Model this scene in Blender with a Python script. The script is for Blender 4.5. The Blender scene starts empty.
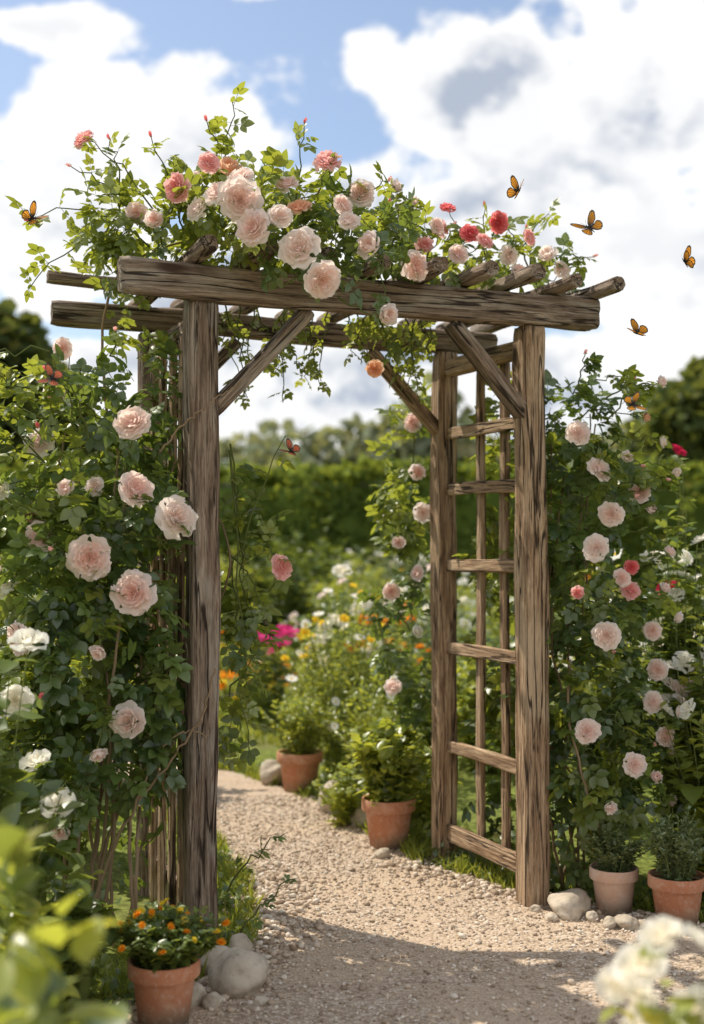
import bpy, bmesh, math, random
import numpy as np
from mathutils import Vector, Matrix, noise
rng=np.random.default_rng(11); random.seed(11)
scn=bpy.context.scene
col=scn.collection
def U(a,b,n=None): return rng.uniform(a,b,n)

# ------------------------------------------------------------------ node helpers
def newmat(name):
    m=bpy.data.materials.new(name); m.use_nodes=True
    nt=m.node_tree; nt.nodes.clear()
    out=nt.nodes.new('ShaderNodeOutputMaterial')
    return m,nt,out
def setin(nt,sock,v):
    if v is None: return
    if hasattr(v,'is_output') : nt.links.new(v,sock)
    else:
        if isinstance(v,(tuple,list)) and len(v)==3 and sock.type=='RGBA': v=(*v,1)
        sock.default_value=v
def MA(nt,op,a,b=None,c=None,clamp=False):
    n=nt.nodes.new('ShaderNodeMath'); n.operation=op; n.use_clamp=clamp
    setin(nt,n.inputs[0],a); setin(nt,n.inputs[1],b); setin(nt,n.inputs[2],c)
    return n.outputs[0]
def MIX(nt,f,a,b,blend='MIX'):
    n=nt.nodes.new('ShaderNodeMix'); n.data_type='RGBA'; n.blend_type=blend
    setin(nt,n.inputs[0],f); setin(nt,n.inputs[6],a); setin(nt,n.inputs[7],b)
    return n.outputs[2]
def NOISE(nt,vec,scale,detail=4,rough=.55,dist=0):
    n=nt.nodes.new('ShaderNodeTexNoise')
    if vec is not None: nt.links.new(vec,n.inputs['Vector'])
    n.inputs['Scale'].default_value=scale; n.inputs['Detail'].default_value=detail
    n.inputs['Roughness'].default_value=rough; n.inputs['Distortion'].default_value=dist
    return n.outputs['Fac']
def RAMP(nt,f,stops):
    n=nt.nodes.new('ShaderNodeValToRGB'); e=n.color_ramp.elements
    while len(e)<len(stops): e.new(.5)
    for i,(p,c) in enumerate(stops):
        e[i].position=p; e[i].color=(*c,1) if len(c)==3 else c
    nt.links.new(f,n.inputs[0]); return n.outputs[0]
def MR(nt,f,a,b,c=0,d=1,smooth=True):
    n=nt.nodes.new('ShaderNodeMapRange')
    if smooth: n.interpolation_type='SMOOTHSTEP'
    nt.links.new(f,n.inputs[0])
    for i,v in enumerate((a,b,c,d)): n.inputs[i+1].default_value=v
    return n.outputs[0]
def ATTR(nt,name):
    n=nt.nodes.new('ShaderNodeAttribute'); n.attribute_name=name; return n.outputs['Fac']
def BUMP(nt,h,strength,dist):
    n=nt.nodes.new('ShaderNodeBump'); nt.links.new(h,n.inputs['Height'])
    n.inputs['Strength'].default_value=strength; n.inputs['Distance'].default_value=dist
    return n.outputs[0]
def PRIN(nt,colr,rough,spec=.5,normal=None):
    n=nt.nodes.new('ShaderNodeBsdfPrincipled')
    setin(nt,n.inputs['Base Color'],colr); setin(nt,n.inputs['Roughness'],rough)
    n.inputs['Specular IOR Level'].default_value=spec
    if normal is not None: nt.links.new(normal,n.inputs['Normal'])
    return n.outputs[0]
def OBJC(nt): return nt.nodes.new('ShaderNodeTexCoord').outputs['Object']
def SCALE(nt,vec,s,loc=None):
    n=nt.nodes.new('ShaderNodeMapping'); nt.links.new(vec,n.inputs[0])
    n.inputs['Scale'].default_value=s
    if loc is not None: nt.links.new(loc,n.inputs['Location'])
    return n.outputs[0]
def thin(nt,out,c,tc,trans,gloss,rough):
    d=nt.nodes.new('ShaderNodeBsdfDiffuse'); nt.links.new(c,d.inputs[0])
    t=nt.nodes.new('ShaderNodeBsdfTranslucent'); nt.links.new(tc,t.inputs[0])
    mx=nt.nodes.new('ShaderNodeMixShader'); mx.inputs[0].default_value=trans
    nt.links.new(d.outputs[0],mx.inputs[1]); nt.links.new(t.outputs[0],mx.inputs[2])
    if gloss>0:
        g=nt.nodes.new('ShaderNodeBsdfGlossy'); g.inputs['Roughness'].default_value=rough; g.inputs[0].default_value=(1,1,1,1)
        m2=nt.nodes.new('ShaderNodeMixShader'); m2.inputs[0].default_value=gloss
        nt.links.new(mx.outputs[0],m2.inputs[1]); nt.links.new(g.outputs[0],m2.inputs[2]); mx=m2
    nt.links.new(mx.outputs[0],out.inputs[0])
def leafmat(name,dark,light,trans=.45,gloss=.055,rough=.38):
    m,nt,out=newmat(name)
    r=ATTR(nt,'rnd')
    L2=(light[0]*1.5,light[1]*1.05,light[2]*.8)
    c=RAMP(nt,r,[(0,dark),(.5,tuple(a*.55+b*.45 for a,b in zip(dark,light))),(.93,light),(1,L2)])
    f=lambda q:(min(.9,q[0]*.4+light[0]*1.45),min(.9,q[1]*.4+light[1]*1.2),q[2]*.4+light[2]*.4)
    tc=RAMP(nt,r,[(0,f(dark)),(1,f(light))])
    thin(nt,out,c,tc,trans,gloss,rough)
    return m
def petalmat(name,outer,inner,trans=.5,center=None):
    m,nt,out=newmat(name)
    t=ATTR(nt,'tone')
    c=MIX(nt,t,outer,inner)
    oi=nt.nodes.new('ShaderNodeObjectInfo')
    c=MIX(nt,MR(nt,oi.outputs['Random'],0,1,0,.5,False),c,tuple(min(.95,x*1.12) for x in outer))
    if center: c=MIX(nt,MR(nt,t,.85,.9),c,center)
    thin(nt,out,c,c,trans,0,.5)
    return m
def plainmat(name,a,b,scale,rough=.8,bump=.4,bd=.004,detail=4):
    m,nt,out=newmat(name); o=OBJC(nt)
    n1=NOISE(nt,o,scale,detail,.6); n2=NOISE(nt,o,scale*6,2,.6)
    c=MIX(nt,MR(nt,n1,.3,.7),a,b)
    c=MIX(nt,MR(nt,n2,.45,.75,0,.5),c,tuple(x*.55 for x in a))
    nt.links.new(PRIN(nt,c,rough,.3,BUMP(nt,MA(nt,'ADD',n1,n2),bump,bd)),out.inputs[0])
    return m
def simple(name,c):
    m,nt,out=newmat(name)
    cc=RAMP(nt,ATTR(nt,'rnd'),[(0,tuple(x*.7 for x in c)),(1,tuple(x*1.3 for x in c))])
    d=nt.nodes.new('ShaderNodeBsdfDiffuse'); nt.links.new(cc,d.inputs[0]); nt.links.new(d.outputs[0],out.inputs[0]); return m

# ------------------------------------------------------------------ materials
ROSELEAF=leafmat('rose_leaf',(.045,.088,.03),(.15,.22,.055),.42)
TOPLEAF=leafmat('rose_leaf_young',(.095,.145,.032),(.25,.31,.065),.5)
LIMELEAF=leafmat('lime_leaf',(.15,.21,.04),(.34,.40,.09),.48)
GREENLEAF=leafmat('green_leaf',(.065,.115,.035),(.185,.25,.065),.45)
GREYLEAF=leafmat('sage_leaf',(.11,.16,.08),(.25,.31,.16),.38)
HEDGELEAF=leafmat('hedge_leaf',(.055,.09,.025),(.19,.25,.06),.4,0)
TREELEAF=leafmat('tree_leaf',(.055,.08,.035),(.145,.18,.06),.35,0)
FARLEAF=leafmat('far_tree_leaf',(.19,.22,.17),(.29,.33,.22),.3,0)  # distance haze put into the pale grey-green leaf colour
GRASS=leafmat('grass_blade',(.12,.17,.035),(.30,.35,.09),.4,0)
PALE=petalmat('petal_pale_pink',(.95,.82,.77),(.94,.66,.58))
WHITE=petalmat('petal_white',(.93,.90,.82),(.92,.83,.62))
PINK=petalmat('petal_pink',(.93,.58,.55),(.90,.42,.39))
DEEP=petalmat('petal_deep_pink',(.88,.30,.30),(.78,.15,.16))
PEACH=petalmat('petal_peach',(.94,.64,.46),(.92,.50,.30))
CRIM=petalmat('petal_crimson',(.55,.03,.09),(.45,.015,.05))
F_ORANGE=petalmat('petal_orange',(.92,.38,.03),(.85,.18,.01))
F_YELLOW=petalmat('petal_yellow',(.94,.70,.07),(.88,.5,.03))
F_WHITE=petalmat('daisy_white',(.92,.9,.84),(.88,.84,.74),.4,(.8,.55,.07))
F_MAG=petalmat('petal_magenta',(.72,.08,.28),(.6,.04,.18))
STEM=simple('green_stem',(.17,.20,.07))
CANE=simple('cane_bark',(.38,.27,.17))
BARK=simple('tree_bark',(.14,.11,.08))
ROCK=plainmat('garden_stone',(.42,.35,.27),(.58,.50,.40),6,.8,.45,.008)
SOIL=simple('soil',(.07,.05,.035))
def terramat(name,a,b):
    m,nt,out=newmat(name); o=OBJC(nt)
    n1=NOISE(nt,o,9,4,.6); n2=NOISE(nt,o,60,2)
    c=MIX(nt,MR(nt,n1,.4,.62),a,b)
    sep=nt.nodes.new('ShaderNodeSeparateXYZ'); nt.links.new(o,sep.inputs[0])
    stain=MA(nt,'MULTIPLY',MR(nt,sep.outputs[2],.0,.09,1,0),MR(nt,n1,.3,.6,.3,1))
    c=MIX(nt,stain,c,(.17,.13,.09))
    c=MIX(nt,MR(nt,n2,.5,.75,0,.35),c,(.62,.5,.42))
    nt.links.new(PRIN(nt,c,.85,.2,BUMP(nt,MA(nt,'ADD',n1,n2),.3,.003)),out.inputs[0])
    return m
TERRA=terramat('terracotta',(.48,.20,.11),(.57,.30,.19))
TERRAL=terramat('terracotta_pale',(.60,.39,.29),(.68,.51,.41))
def woodmat(name,warm):
    m,nt,out=newmat(name); o=OBJC(nt)
    oi=nt.nodes.new('ShaderNodeObjectInfo')
    off=nt.nodes.new('ShaderNodeCombineXYZ')
    r=MA(nt,'MULTIPLY',oi.outputs['Random'],37.0)
    for i in range(3): nt.links.new(r,off.inputs[i])
    v=SCALE(nt,o,(1,1,.045),off.outputs[0])
    v2=SCALE(nt,o,(1,1,.3),off.outputs[0])
    g=NOISE(nt,v,48,6,.76,.8); g2=NOISE(nt,v,170,3,.7,0); blot=NOISE(nt,v2,8,4,.65); cr=NOISE(nt,v,26,3,.5,.4)
    kn=nt.nodes.new('ShaderNodeTexVoronoi'); nt.links.new(v2,kn.inputs['Vector']); kn.inputs['Scale'].default_value=7.5
    knot=MR(nt,kn.outputs['Distance'],.05,.19,1,0)
    if warm: s=[(.30,(.10,.055,.03)),(.44,(.34,.215,.125)),(.56,(.53,.37,.235)),(.74,(.72,.57,.41))]
    else: s=[(.30,(.05,.033,.024)),(.44,(.20,.14,.10)),(.56,(.35,.265,.20)),(.74,(.60,.51,.42))]
    c=RAMP(nt,g,s)
    c=MIX(nt,MR(nt,g2,.50,.66,0,.8),c,(.09,.06,.042))
    c=MIX(nt,MR(nt,blot,.50,.68,0,.6),c,(.46,.41,.35) if not warm else (.66,.50,.34))
    c=MIX(nt,MR(nt,blot,.45,.30,0,.75),c,(.13,.075,.045))
    crack=MR(nt,MA(nt,'ABSOLUTE',MA(nt,'SUBTRACT',cr,.5)),.006,.03,1,0)
    crack=MA(nt,'MULTIPLY',crack,MR(nt,blot,.40,.52,0,1))
    c=MIX(nt,MA(nt,'MULTIPLY',crack,.92),c,(.022,.014,.01))
    c=MIX(nt,MA(nt,'MULTIPLY',knot,.9),c,(.05,.028,.016))
    sub=MA(nt,'SUBTRACT',MA(nt,'ADD',g,MA(nt,'MULTIPLY',g2,.6)),MA(nt,'ADD',MA(nt,'MULTIPLY',knot,.4),crack))
    nt.links.new(PRIN(nt,c,.8,.2,BUMP(nt,sub,1,.010)),out.inputs[0])
    return m
WOOD=woodmat('weathered_wood',False); WOODW=woodmat('warm_wood',True)

# ground and gravel
m,nt,out=newmat('garden_ground'); o=OBJC(nt)
n1=NOISE(nt,o,.55,3,.6); n2=NOISE(nt,o,25,3,.7)
c=MIX(nt,MR(nt,n2,.35,.7),(.09,.11,.03),(.24,.28,.07))
c=MIX(nt,MR(nt,n1,.45,.6,0,.5),c,(.16,.14,.07))
d=nt.nodes.new('ShaderNodeBsdfDiffuse'); nt.links.new(c,d.inputs[0]); nt.links.new(d.outputs[0],out.inputs[0]); GROUND=m
m,nt,out=newmat('gravel'); o=OBJC(nt)
vo=nt.nodes.new('ShaderNodeTexVoronoi'); nt.links.new(o,vo.inputs['Vector']); vo.inputs['Scale'].default_value=95
sep=nt.nodes.new('ShaderNodeSeparateColor'); nt.links.new(vo.outputs['Color'],sep.inputs[0])
n1=NOISE(nt,o,1.6,4,.6); n2=NOISE(nt,o,220,1,.7)
c=RAMP(nt,sep.outputs[0],[(0,(.31,.23,.16)),(.4,(.49,.38,.28)),(.8,(.61,.49,.38)),(1,(.70,.61,.51))])
c=MIX(nt,MR(nt,n1,.42,.60,0,.8),c,(.60,.46,.33))
c=MIX(nt,MR(nt,vo.outputs['Distance'],.3,.75,0,.4),c,(.25,.18,.12))
c=MIX(nt,MR(nt,n2,.5,.8,0,.4),c,(.30,.22,.15))
h=MA(nt,'MULTIPLY',vo.outputs['Distance'],-1)
nt.links.new(PRIN(nt,c,.9,.2,BUMP(nt,h,.7,.006)),out.inputs[0]); GRAVEL=m
PEBBLE,nt,out=newmat('pebble')
c=RAMP(nt,ATTR(nt,'rnd'),[(0,(.26,.19,.135)),(.3,(.46,.36,.27)),(.7,(.60,.49,.38)),(1,(.74,.67,.58))])
d=nt.nodes.new('ShaderNodeBsdfDiffuse'); nt.links.new(c,d.inputs[0]); nt.links.new(d.outputs[0],out.inputs[0])
def flat(name,c,rough=.6):
    m,nt,out=newmat(name); o=OBJC(nt); n=NOISE(nt,o,60,3)
    nt.links.new(PRIN(nt,MIX(nt,MR(nt,n,.3,.7),c,tuple(x*.7 for x in c)),rough,.3),out.inputs[0]); return m
B_OR=petalmat('wing_orange',(.92,.38,.05),(.8,.3,.03)); B_BK=flat('wing_black',(.02,.015,.012)); B_WH=flat('wing_white',(.85,.82,.75)); B_RD=petalmat('wing_red',(.88,.24,.13),(.7,.1,.08))

# ------------------------------------------------------------------ protos
def proto(v,faces,tone=None):
    v=np.array(v,float); loops=np.concatenate([np.array(f) for f in faces]); tot=np.array([len(f) for f in faces])
    if tone is None: tone=np.zeros(len(v))
    return (v,loops,tot,np.array(tone,float))
def combine(ps):
    V=[];L=[];T=[];O=[];n=0
    for p in ps:
        V.append(p[0]);L.append(p[1]+n);T.append(p[2]);O.append(p[3]);n+=len(p[0])
    return (np.vstack(V),np.concatenate(L),np.concatenate(T),np.concatenate(O))
def xf(p,M3,t=(0,0,0)): return (p[0]@np.array(M3).T+np.array(t),p[1],p[2],p[3])
def leaf(w=.3,fold=.25,curl=.25):
    pts=[(0,0),(0,.38),(0,.72),(0,1),(-w*.9,.28),(-w,.5),(-w*.62,.78),(w*.9,.28),(w,.5),(w*.62,.78)]
    v=[(x,y,abs(x)*fold-curl*y*y) for x,y in pts]
    f=[(0,1,5,4),(1,2,6,5),(2,3,6),(0,7,8,1),(1,8,9,2),(2,9,3)]
    return proto(v,f)
def rotz(a): return [[math.cos(a),-math.sin(a),0],[math.sin(a),math.cos(a),0],[0,0,1]]
LEAF=leaf(); LEAFN=leaf(.16,.2,.35); LEAFB=leaf(.36,.3,.3)
L1=leaf(.34,.25,.2)
def sc(p,s): return (p[0]*s,p[1],p[2],p[3])
stickp=proto([(-.5,0,0),(.5,0,0),(0,0,.8),(-.5,1,0),(.5,1,0),(0,1,.8)],[(0,1,4,3),(1,2,5,4),(2,0,3,5)])
rach=(stickp[0]*np.array([.02,.6,.02]),stickp[1],stickp[2],stickp[3])
COMP=combine([rach,xf(sc(L1,.48),rotz(0),(0,.56,-.04)),
  xf(sc(L1,.42),rotz(1.0),(0,.5,-.02)),xf(sc(L1,.42),rotz(-1.0),(0,.5,-.02)),
  xf(sc(L1,.34),rotz(1.15),(0,.22,0)),xf(sc(L1,.34),rotz(-1.15),(0,.22,0))])
CARD=proto([(-.5,0,0),(.1,-.1,.1),(.55,.3,0),(.35,.9,-.15),(-.25,1,0),(-.6,.5,.12)],[(0,1,2,5),(5,2,3,4)])
blade=proto([(-.04,0,0),(.04,0,0),(-.03,.5,.05),(.03,.5,.05),(0,1,.3)],[(0,1,3,2),(2,3,4)])
def rose_proto(seed,layers,NU=9,NV=6,ruf=1.0):
    r=np.random.default_rng(seed); ps=[]
    nl=len(layers)
    for li,(n,R,H,hw,flatn) in enumerate(layers):
        off=r.uniform(0,6.28)
        for k in range(n):
            th0=off+6.283*k/n+r.uniform(-.2,.2); Rk=R*r.uniform(.84,1.10); Hk=H*r.uniform(.8,1.2)
            ph=r.uniform(0,6.28); tw=r.uniform(-.22,.22); v=[];tone=[]
            for j in range(NV):
                vv=j/(NV-1)
                for i in range(NU):
                    u=-1+2*i/(NU-1)
                    ve=vv*(1-.24*u*u-.07*math.exp(-(u/.22)**2)+.035*math.sin(7*u+ph))
                    wd=hw*(.3+.7*math.sin(min(1,ve*1.15)*1.57))
                    th=th0+u*wd+ .12*math.sin(3*vv+ph)
                    rr=Rk*math.sin(1.57*ve**.75)*(1+.06*ruf*math.sin(6*u+ph)*ve)
                    hh=Hk*(ve**1.35)-flatn*.2*max(0,ve-.55)**1.4*3*R+ruf*.085*R*math.sin(5*u+ph*2)*ve**2-(.05+tw)*u*R*.8*ve
                    v.append((rr*math.cos(th),rr*math.sin(th),hh)); tone.append(max(0,min(1,(li/nl)*.95+(1-ve)*.35-.1)))
            f=[(j*NU+i,j*NU+i+1,(j+1)*NU+i+1,(j+1)*NU+i) for j in range(NV-1) for i in range(NU-1)]
            ps.append(proto(v,f,tone))
    return combine(ps)
ROSE=[rose_proto(s,[(5,1.0,.10,.66,1),(6,.95,.26,.62,.8),(6,.80,.36,.6,.5),(6,.64,.42,.55,.3),(6,.49,.46,.5,.1),(5,.35,.47,.55,0),(4,.23,.46,.65,0),(3,.12,.42,.9,0)]) for s in (1,2,3)]
ROSE.append(rose_proto(5,[(5,.85,.65,.72,.8),(5,.66,.78,.7,.2),(5,.48,.84,.65,0),(4,.32,.84,.7,0),(3,.18,.8,.9,0)]))
ROSELO=rose_proto(8,[(5,1,.25,.64,.7),(5,.72,.4,.6,.2),(4,.45,.46,.66,0),(3,.2,.44,.8,0)],5,4)
BUD=rose_proto(9,[(3,.34,1.1,1.0,0),(3,.2,1.15,1.0,0)],7,5,.3)
def daisy(n=9,cup=.15):
    ps=[]
    for k in range(n):
        ps.append(xf(leaf(.28,-.1,-cup),rotz(6.283*k/n)))
    c=[(0,0,.12)]+[(.24*math.cos(a*1.047),.24*math.sin(a*1.047),.05) for a in range(6)]
    ps.append(proto(c,[(0,i+1,(i+1)%6+1) for i in range(6)],[1]*7))
    return combine(ps)
DAISY=daisy(9); MARI=combine([daisy(10,.1),xf(sc(daisy(8,.5),.75),rotz(.3),(0,0,.1)),xf(sc(daisy(6,.9),.5),rotz(.1),(0,0,.18))])
def ico(sub,seed,amp,flatz):
    bm=bmesh.new(); bmesh.ops.create_icosphere(bm,subdivisions=sub,radius=1)
    v=[]
    for x in bm.verts:
        p=x.co; d=1+amp*noise.noise(p*1.1+Vector((seed*7.3,seed,0)))+amp*.25*noise.noise(p*3+Vector((seed,0,0)))
        v.append((p.x*d,p.y*d*.8,p.z*d*flatz))
    f=[tuple(q.index for q in fc.verts) for fc in bm.faces]; bm.free()
    return proto(v,f)
PEB=[ico(1,i,.5,.6) for i in range(4)]

# ------------------------------------------------------------------ mesh builder
def nrm(a): return a/np.maximum(np.linalg.norm(a,axis=-1,keepdims=True),1e-9)
def frames(d,up):
    y=nrm(d); z=nrm(up-(up*y).sum(-1,keepdims=True)*y); x=np.cross(y,z)
    return np.stack([x,y,z],axis=2)
class MB:
    def __init__(s): s.V=[];s.L=[];s.T=[];s.M=[];s.R=[];s.O=[];s.n=0
    def add(s,p,R,P,S,mat=0,rnd=None):
        v,lo,to,tone=p; k=len(P)
        if k==0: return
        S=np.asarray(S,float)
        if S.ndim==0: S=np.full(k,float(S))
        if S.ndim==1: S=np.repeat(S[:,None],3,1)
        W=np.einsum('kij,knj->kni',R,v[None]*S[:,None,:])+P[:,None,:]
        if rnd is None: rnd=rng.random(k)
        s.V.append(W.reshape(-1,3)); nv=len(v)
        s.L.append((lo[None]+(np.arange(k)*nv)[:,None]+s.n).ravel()); s.T.append(np.tile(to,k))
        s.M.append(np.full(len(to)*k,mat)); s.R.append(np.repeat(rnd,nv)); s.O.append(np.tile(tone,k)); s.n+=nv*k
    def mesh(s,name,mats,smooth=True):
        V=np.vstack(s.V);L=np.concatenate(s.L);T=np.concatenate(s.T)
        me=bpy.data.meshes.new(name)
        me.vertices.add(len(V)); me.vertices.foreach_set('co',V.ravel().astype(np.float32))
        me.loops.add(len(L)); me.loops.foreach_set('vertex_index',L.astype(np.int32))
        me.polygons.add(len(T)); st=np.concatenate([[0],np.cumsum(T)[:-1]])
        me.polygons.foreach_set('loop_start',st.astype(np.int32)); 
        me.polygons.foreach_set('material_index',np.concatenate(s.M).astype(np.int32))
        me.polygons.foreach_set('use_smooth',np.full(len(T),smooth))
        for mt in mats: me.materials.append(mt)
        me.update(calc_edges=True)
        a=me.attributes.new('rnd','FLOAT','POINT'); a.data.foreach_set('value',np.concatenate(s.R).astype(np.float32))
        a=me.attributes.new('tone','FLOAT','POINT'); a.data.foreach_set('value',np.concatenate(s.O).astype(np.float32))
        return me
    def obj(s,name,mats,parent=None,smooth=True):
        return link(bpy.data.objects.new(name,s.mesh(name,mats,smooth)),parent)
def link(o,parent=None):
    col.objects.link(o)
    if parent is not None:
        o.parent=parent; o.matrix_parent_inverse=Matrix.Translation(-parent.location)
    return o
def empty(name,loc):
    e=bpy.data.objects.new(name,None); e.location=Vector(loc); e.empty_display_size=.2; col.objects.link(e); return e
def nz3(P,s,o=0.): return np.array([noise.noise(Vector((p[0]*s+o,p[1]*s-o,p[2]*s+2*o))) for p in P])
def ellips(c,r,n,shell=.25,thr=-.15,ns=4.0):
    c=np.array(c);r=np.array(r)
    d=nrm(rng.normal(size=(n,3))); rad=np.cbrt(U(shell,1,n))[:,None]
    P=c+d*r*rad
    k=nz3(P,ns,c[0]*3)>thr
    return P[k],d[k]
def put_leaves(mb,P,out,size,p=COMP,mat=0,spread=.8,droop=.3,upb=.9,rnd=None):
    n=len(P); d=out+rng.normal(size=(n,3))*spread+np.array([0,0,-droop])
    up=np.array([0,0,upb])+out*.6+rng.normal(size=(n,3))*.45
    mb.add(p,frames(d,up),P,U(size*.65,size*1.25,n),mat,rnd)

# ------------------------------------------------------------------ curves
class CV:
    def __init__(s,name,mat,parent=None,bev=1.0,res=2):
        s.cu=bpy.data.curves.new(name,'CURVE'); s.cu.dimensions='3D'; s.cu.bevel_depth=bev; s.cu.bevel_resolution=1
        s.cu.use_fill_caps=True
        s.cu.materials.append(mat); s.o=link(bpy.data.objects.new(name,s.cu),parent)
    def add(s,pts,r0,r1):
        sp=s.cu.splines.new('POLY'); n=len(pts); sp.points.add(n-1)
        for i,p in enumerate(pts):
            sp.points[i].co=(*p,1); sp.points[i].radius=r0+(r1-r0)*i/(n-1)
def bez(p0,p1,lift=.0,side=None,n=9,wob=.01):
    p0=np.array(p0,float);p1=np.array(p1,float); mid=(p0+p1)/2+np.array([0,0,lift])+(np.array(side) if side is not None else 0)
    t=np.linspace(0,1,n)[:,None]
    P=(1-t)**2*p0+2*t*(1-t)*mid+t*t*p1
    w=rng.normal(size=(n,3))*wob; w[0]=0;w[-1]=0
    return P+w
def smooth_path(pts,n=30,wob=.012):
    pts=np.array(pts,float); k=len(pts); out=[]
    for t in np.linspace(0,k-1.001,n):
        i=int(t);f=t-i
        p=[pts[max(0,min(k-1,i+j))] for j in (-1,0,1,2)]
        out.append(.5*((2*p[1])+(-p[0]+p[2])*f+(2*p[0]-5*p[1]+4*p[2]-p[3])*f*f+(-p[0]+3*p[1]-3*p[2]+p[3])*f**3))
    return np.array(out)+rng.normal(size=(n,3))*wob*.25

# ------------------------------------------------------------------ arbor
A0=Vector((-.497,4.14,0)); u=Vector((.921,.39,0)).normalized(); v=Vector((-.39,.921,0)).normalized()
def AP(t,d,z): return A0+u*t+v*d+Vector((0,0,z))
WID,DEP=1.26,.70
arbor=empty('garden_arbor',AP(WID/2,DEP/2,0))
def beam(name,p0,p1,w,h,mat=WOOD,ref=None,amp=.004,rnd=.22):
    p0=Vector(p0);p1=Vector(p1); z=(p1-p0); L=z.length; z.normalize()
    ref=Vector(ref) if ref is not None else Vector((0,0,1))
    x=ref.cross(z).normalized(); y=z.cross(x)
    M=Matrix((x,y,z)).transposed().to_4x4(); M.translation=p0
    c=min(w,h)*rnd; a,b=w/2,h/2
    prof=[]
    for sx,sy,st in ((1,1,0),(-1,1,1),(-1,-1,2),(1,-1,3)):
        for k in range(4):
            an=st*math.pi/2+k*math.pi/6
            prof.append((sx*(a-c)+c*math.cos(an),sy*(b-c)+c*math.sin(an)))
        nx={0:(-1,1),1:(-1,-1),2:(1,-1),3:(1,1)}[st]
        e0=prof[-1]; e1=(nx[0]*(a-c)+c*math.cos((st+1)*math.pi/2),nx[1]*(b-c)+c*math.sin((st+1)*math.pi/2))
        for q in (.25,.5,.75): prof.append((e0[0]*(1-q)+e1[0]*q,e0[1]*(1-q)+e1[1]*q))
    seed=random.uniform(0,100); rings=max(4,int(L/.025)); bm=bmesh.new(); R=[]
    for i in range(rings+1):
        zz=L*i/rings; ring=[]
        es=1 if 0<i<rings else .93
        bx=amp*1.6*noise.noise(Vector((zz*1.3,seed,0))); by=amp*1.6*noise.noise(Vector((zz*1.3,0,seed)))
        for (px,py) in prof:
            q=Vector((px*18,py*18,zz*3+seed)); d=noise.noise(q)*amp+noise.noise(Vector((px*70,py*70,zz*5+seed)))*amp*.7
            g=noise.noise(Vector((px*45+9,py*45,zz*1.6+seed)))
            if g>.28: d-=(g-.28)*amp*3
            l=math.hypot(px,py)
            ez=(0 if 0<i<rings else noise.noise(Vector((px*25,py*25,seed)))*.008)
            ring.append(bm.verts.new((px*es+px/l*d+bx,py*es+py/l*d+by,zz+ez)))
        R.append(ring)
    n=len(prof)
    for i in range(rings):
        for k in range(n):
            f=bm.faces.new((R[i][k],R[i][(k+1)%n],R[i+1][(k+1)%n],R[i+1][k])); f.smooth=True
    bm.faces.new(R[0][::-1]); bm.faces.new(R[-1])
    me=bpy.data.meshes.new(name); bm.to_mesh(me); bm.free(); me.materials.append(mat)
    o=bpy.data.objects.new(name,me); link(o,arbor)
    o.matrix_basis=M
    return o
PW=.10
beam('post_front_left',AP(0,0,-.03),AP(0,0,2.13),PW,PW,WOOD,v,.008)
beam('post_front_right',AP(WID,0,-.03),AP(WID,0,2.13),PW,PW,WOODW,v,.007)
beam('post_rear_left',AP(0,DEP,-.03),AP(0,DEP,2.13),.09,.09,WOOD,v,.006)
beam('post_rear_right',AP(WID,DEP,-.03),AP(WID,DEP,2.13),.09,.09,WOODW,v,.006)
beam('beam_front',AP(-.285,-.02,2.19),AP(1.53,-.02,2.19),.075,.118,WOOD,None,.010)
beam('beam_rear',AP(-.38,DEP,2.18),AP(1.5,DEP,2.18),.07,.09,WOOD,None,.008)
beam('pole_rear_top',AP(-.40,DEP-.03,2.315),AP(.35,DEP-.03,2.30),.055,.05,WOOD,None,.006,.45)
for i,t in enumerate((-.03,.17,.37,.575,.78,.975,1.165,1.345,1.51)):
    j=random.uniform(-.03,.03); f=random.uniform(-.23,-.17)
    beam('rafter_%d'%i,AP(t+j*.3,f,2.28),AP(t+j,DEP+.2+j,2.265 if i>1 else 2.262),.060,.054,WOOD,None,.007,.42)
beam('side_plate_left',AP(0,.055,2.06),AP(0,DEP-.05,2.06),.05,.07,WOOD)
beam('side_plate_right',AP(WID,.055,2.06),AP(WID,DEP-.05,2.06),.05,.07,WOODW)
beam('brace_front_left',AP(.03,0,1.76),AP(.37,0,2.12),.05,.075,WOOD,v)
beam('brace_front_right',AP(WID-.03,0,1.80),AP(WID-.33,0,2.12),.05,.075,WOOD,v)
beam('brace_rear_right',AP(WID-.03,DEP,1.80),AP(WID-.34,DEP,2.12),.045,.065,WOODW,v)
beam('brace_rear_left',AP(.03,DEP,1.80),AP(.34,DEP,2.12),.045,.065,WOOD,v)
for i,z in enumerate((.13,.48,.885,1.235,1.55,1.79)):
    beam('rung_right_%d'%i,AP(WID,.045,z+random.uniform(-.008,.008)),AP(WID,DEP-.04,z+random.uniform(-.008,.008)),.028,.05+.02*(i==0),WOODW,None,.004)
    beam('rung_left_%d'%i,AP(0,.045,z),AP(0,DEP-.04,z+.01),.028,.05,WOOD,None,.003)
for i,d in enumerate((.25,.44)):
    beam('slat_right_%d'%i,AP(WID+.029,d,.08),AP(WID+.029,d+random.uniform(-.01,.01),2.03),.026,.042,WOODW,v,.004)
for i,d in enumerate((.14,.27,.40,.53)):
    beam('slat_left_%d'%i,AP(-.029,d,.02),AP(-.029,d,2.03),.024,.036,WOODW,v,.003)

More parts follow.
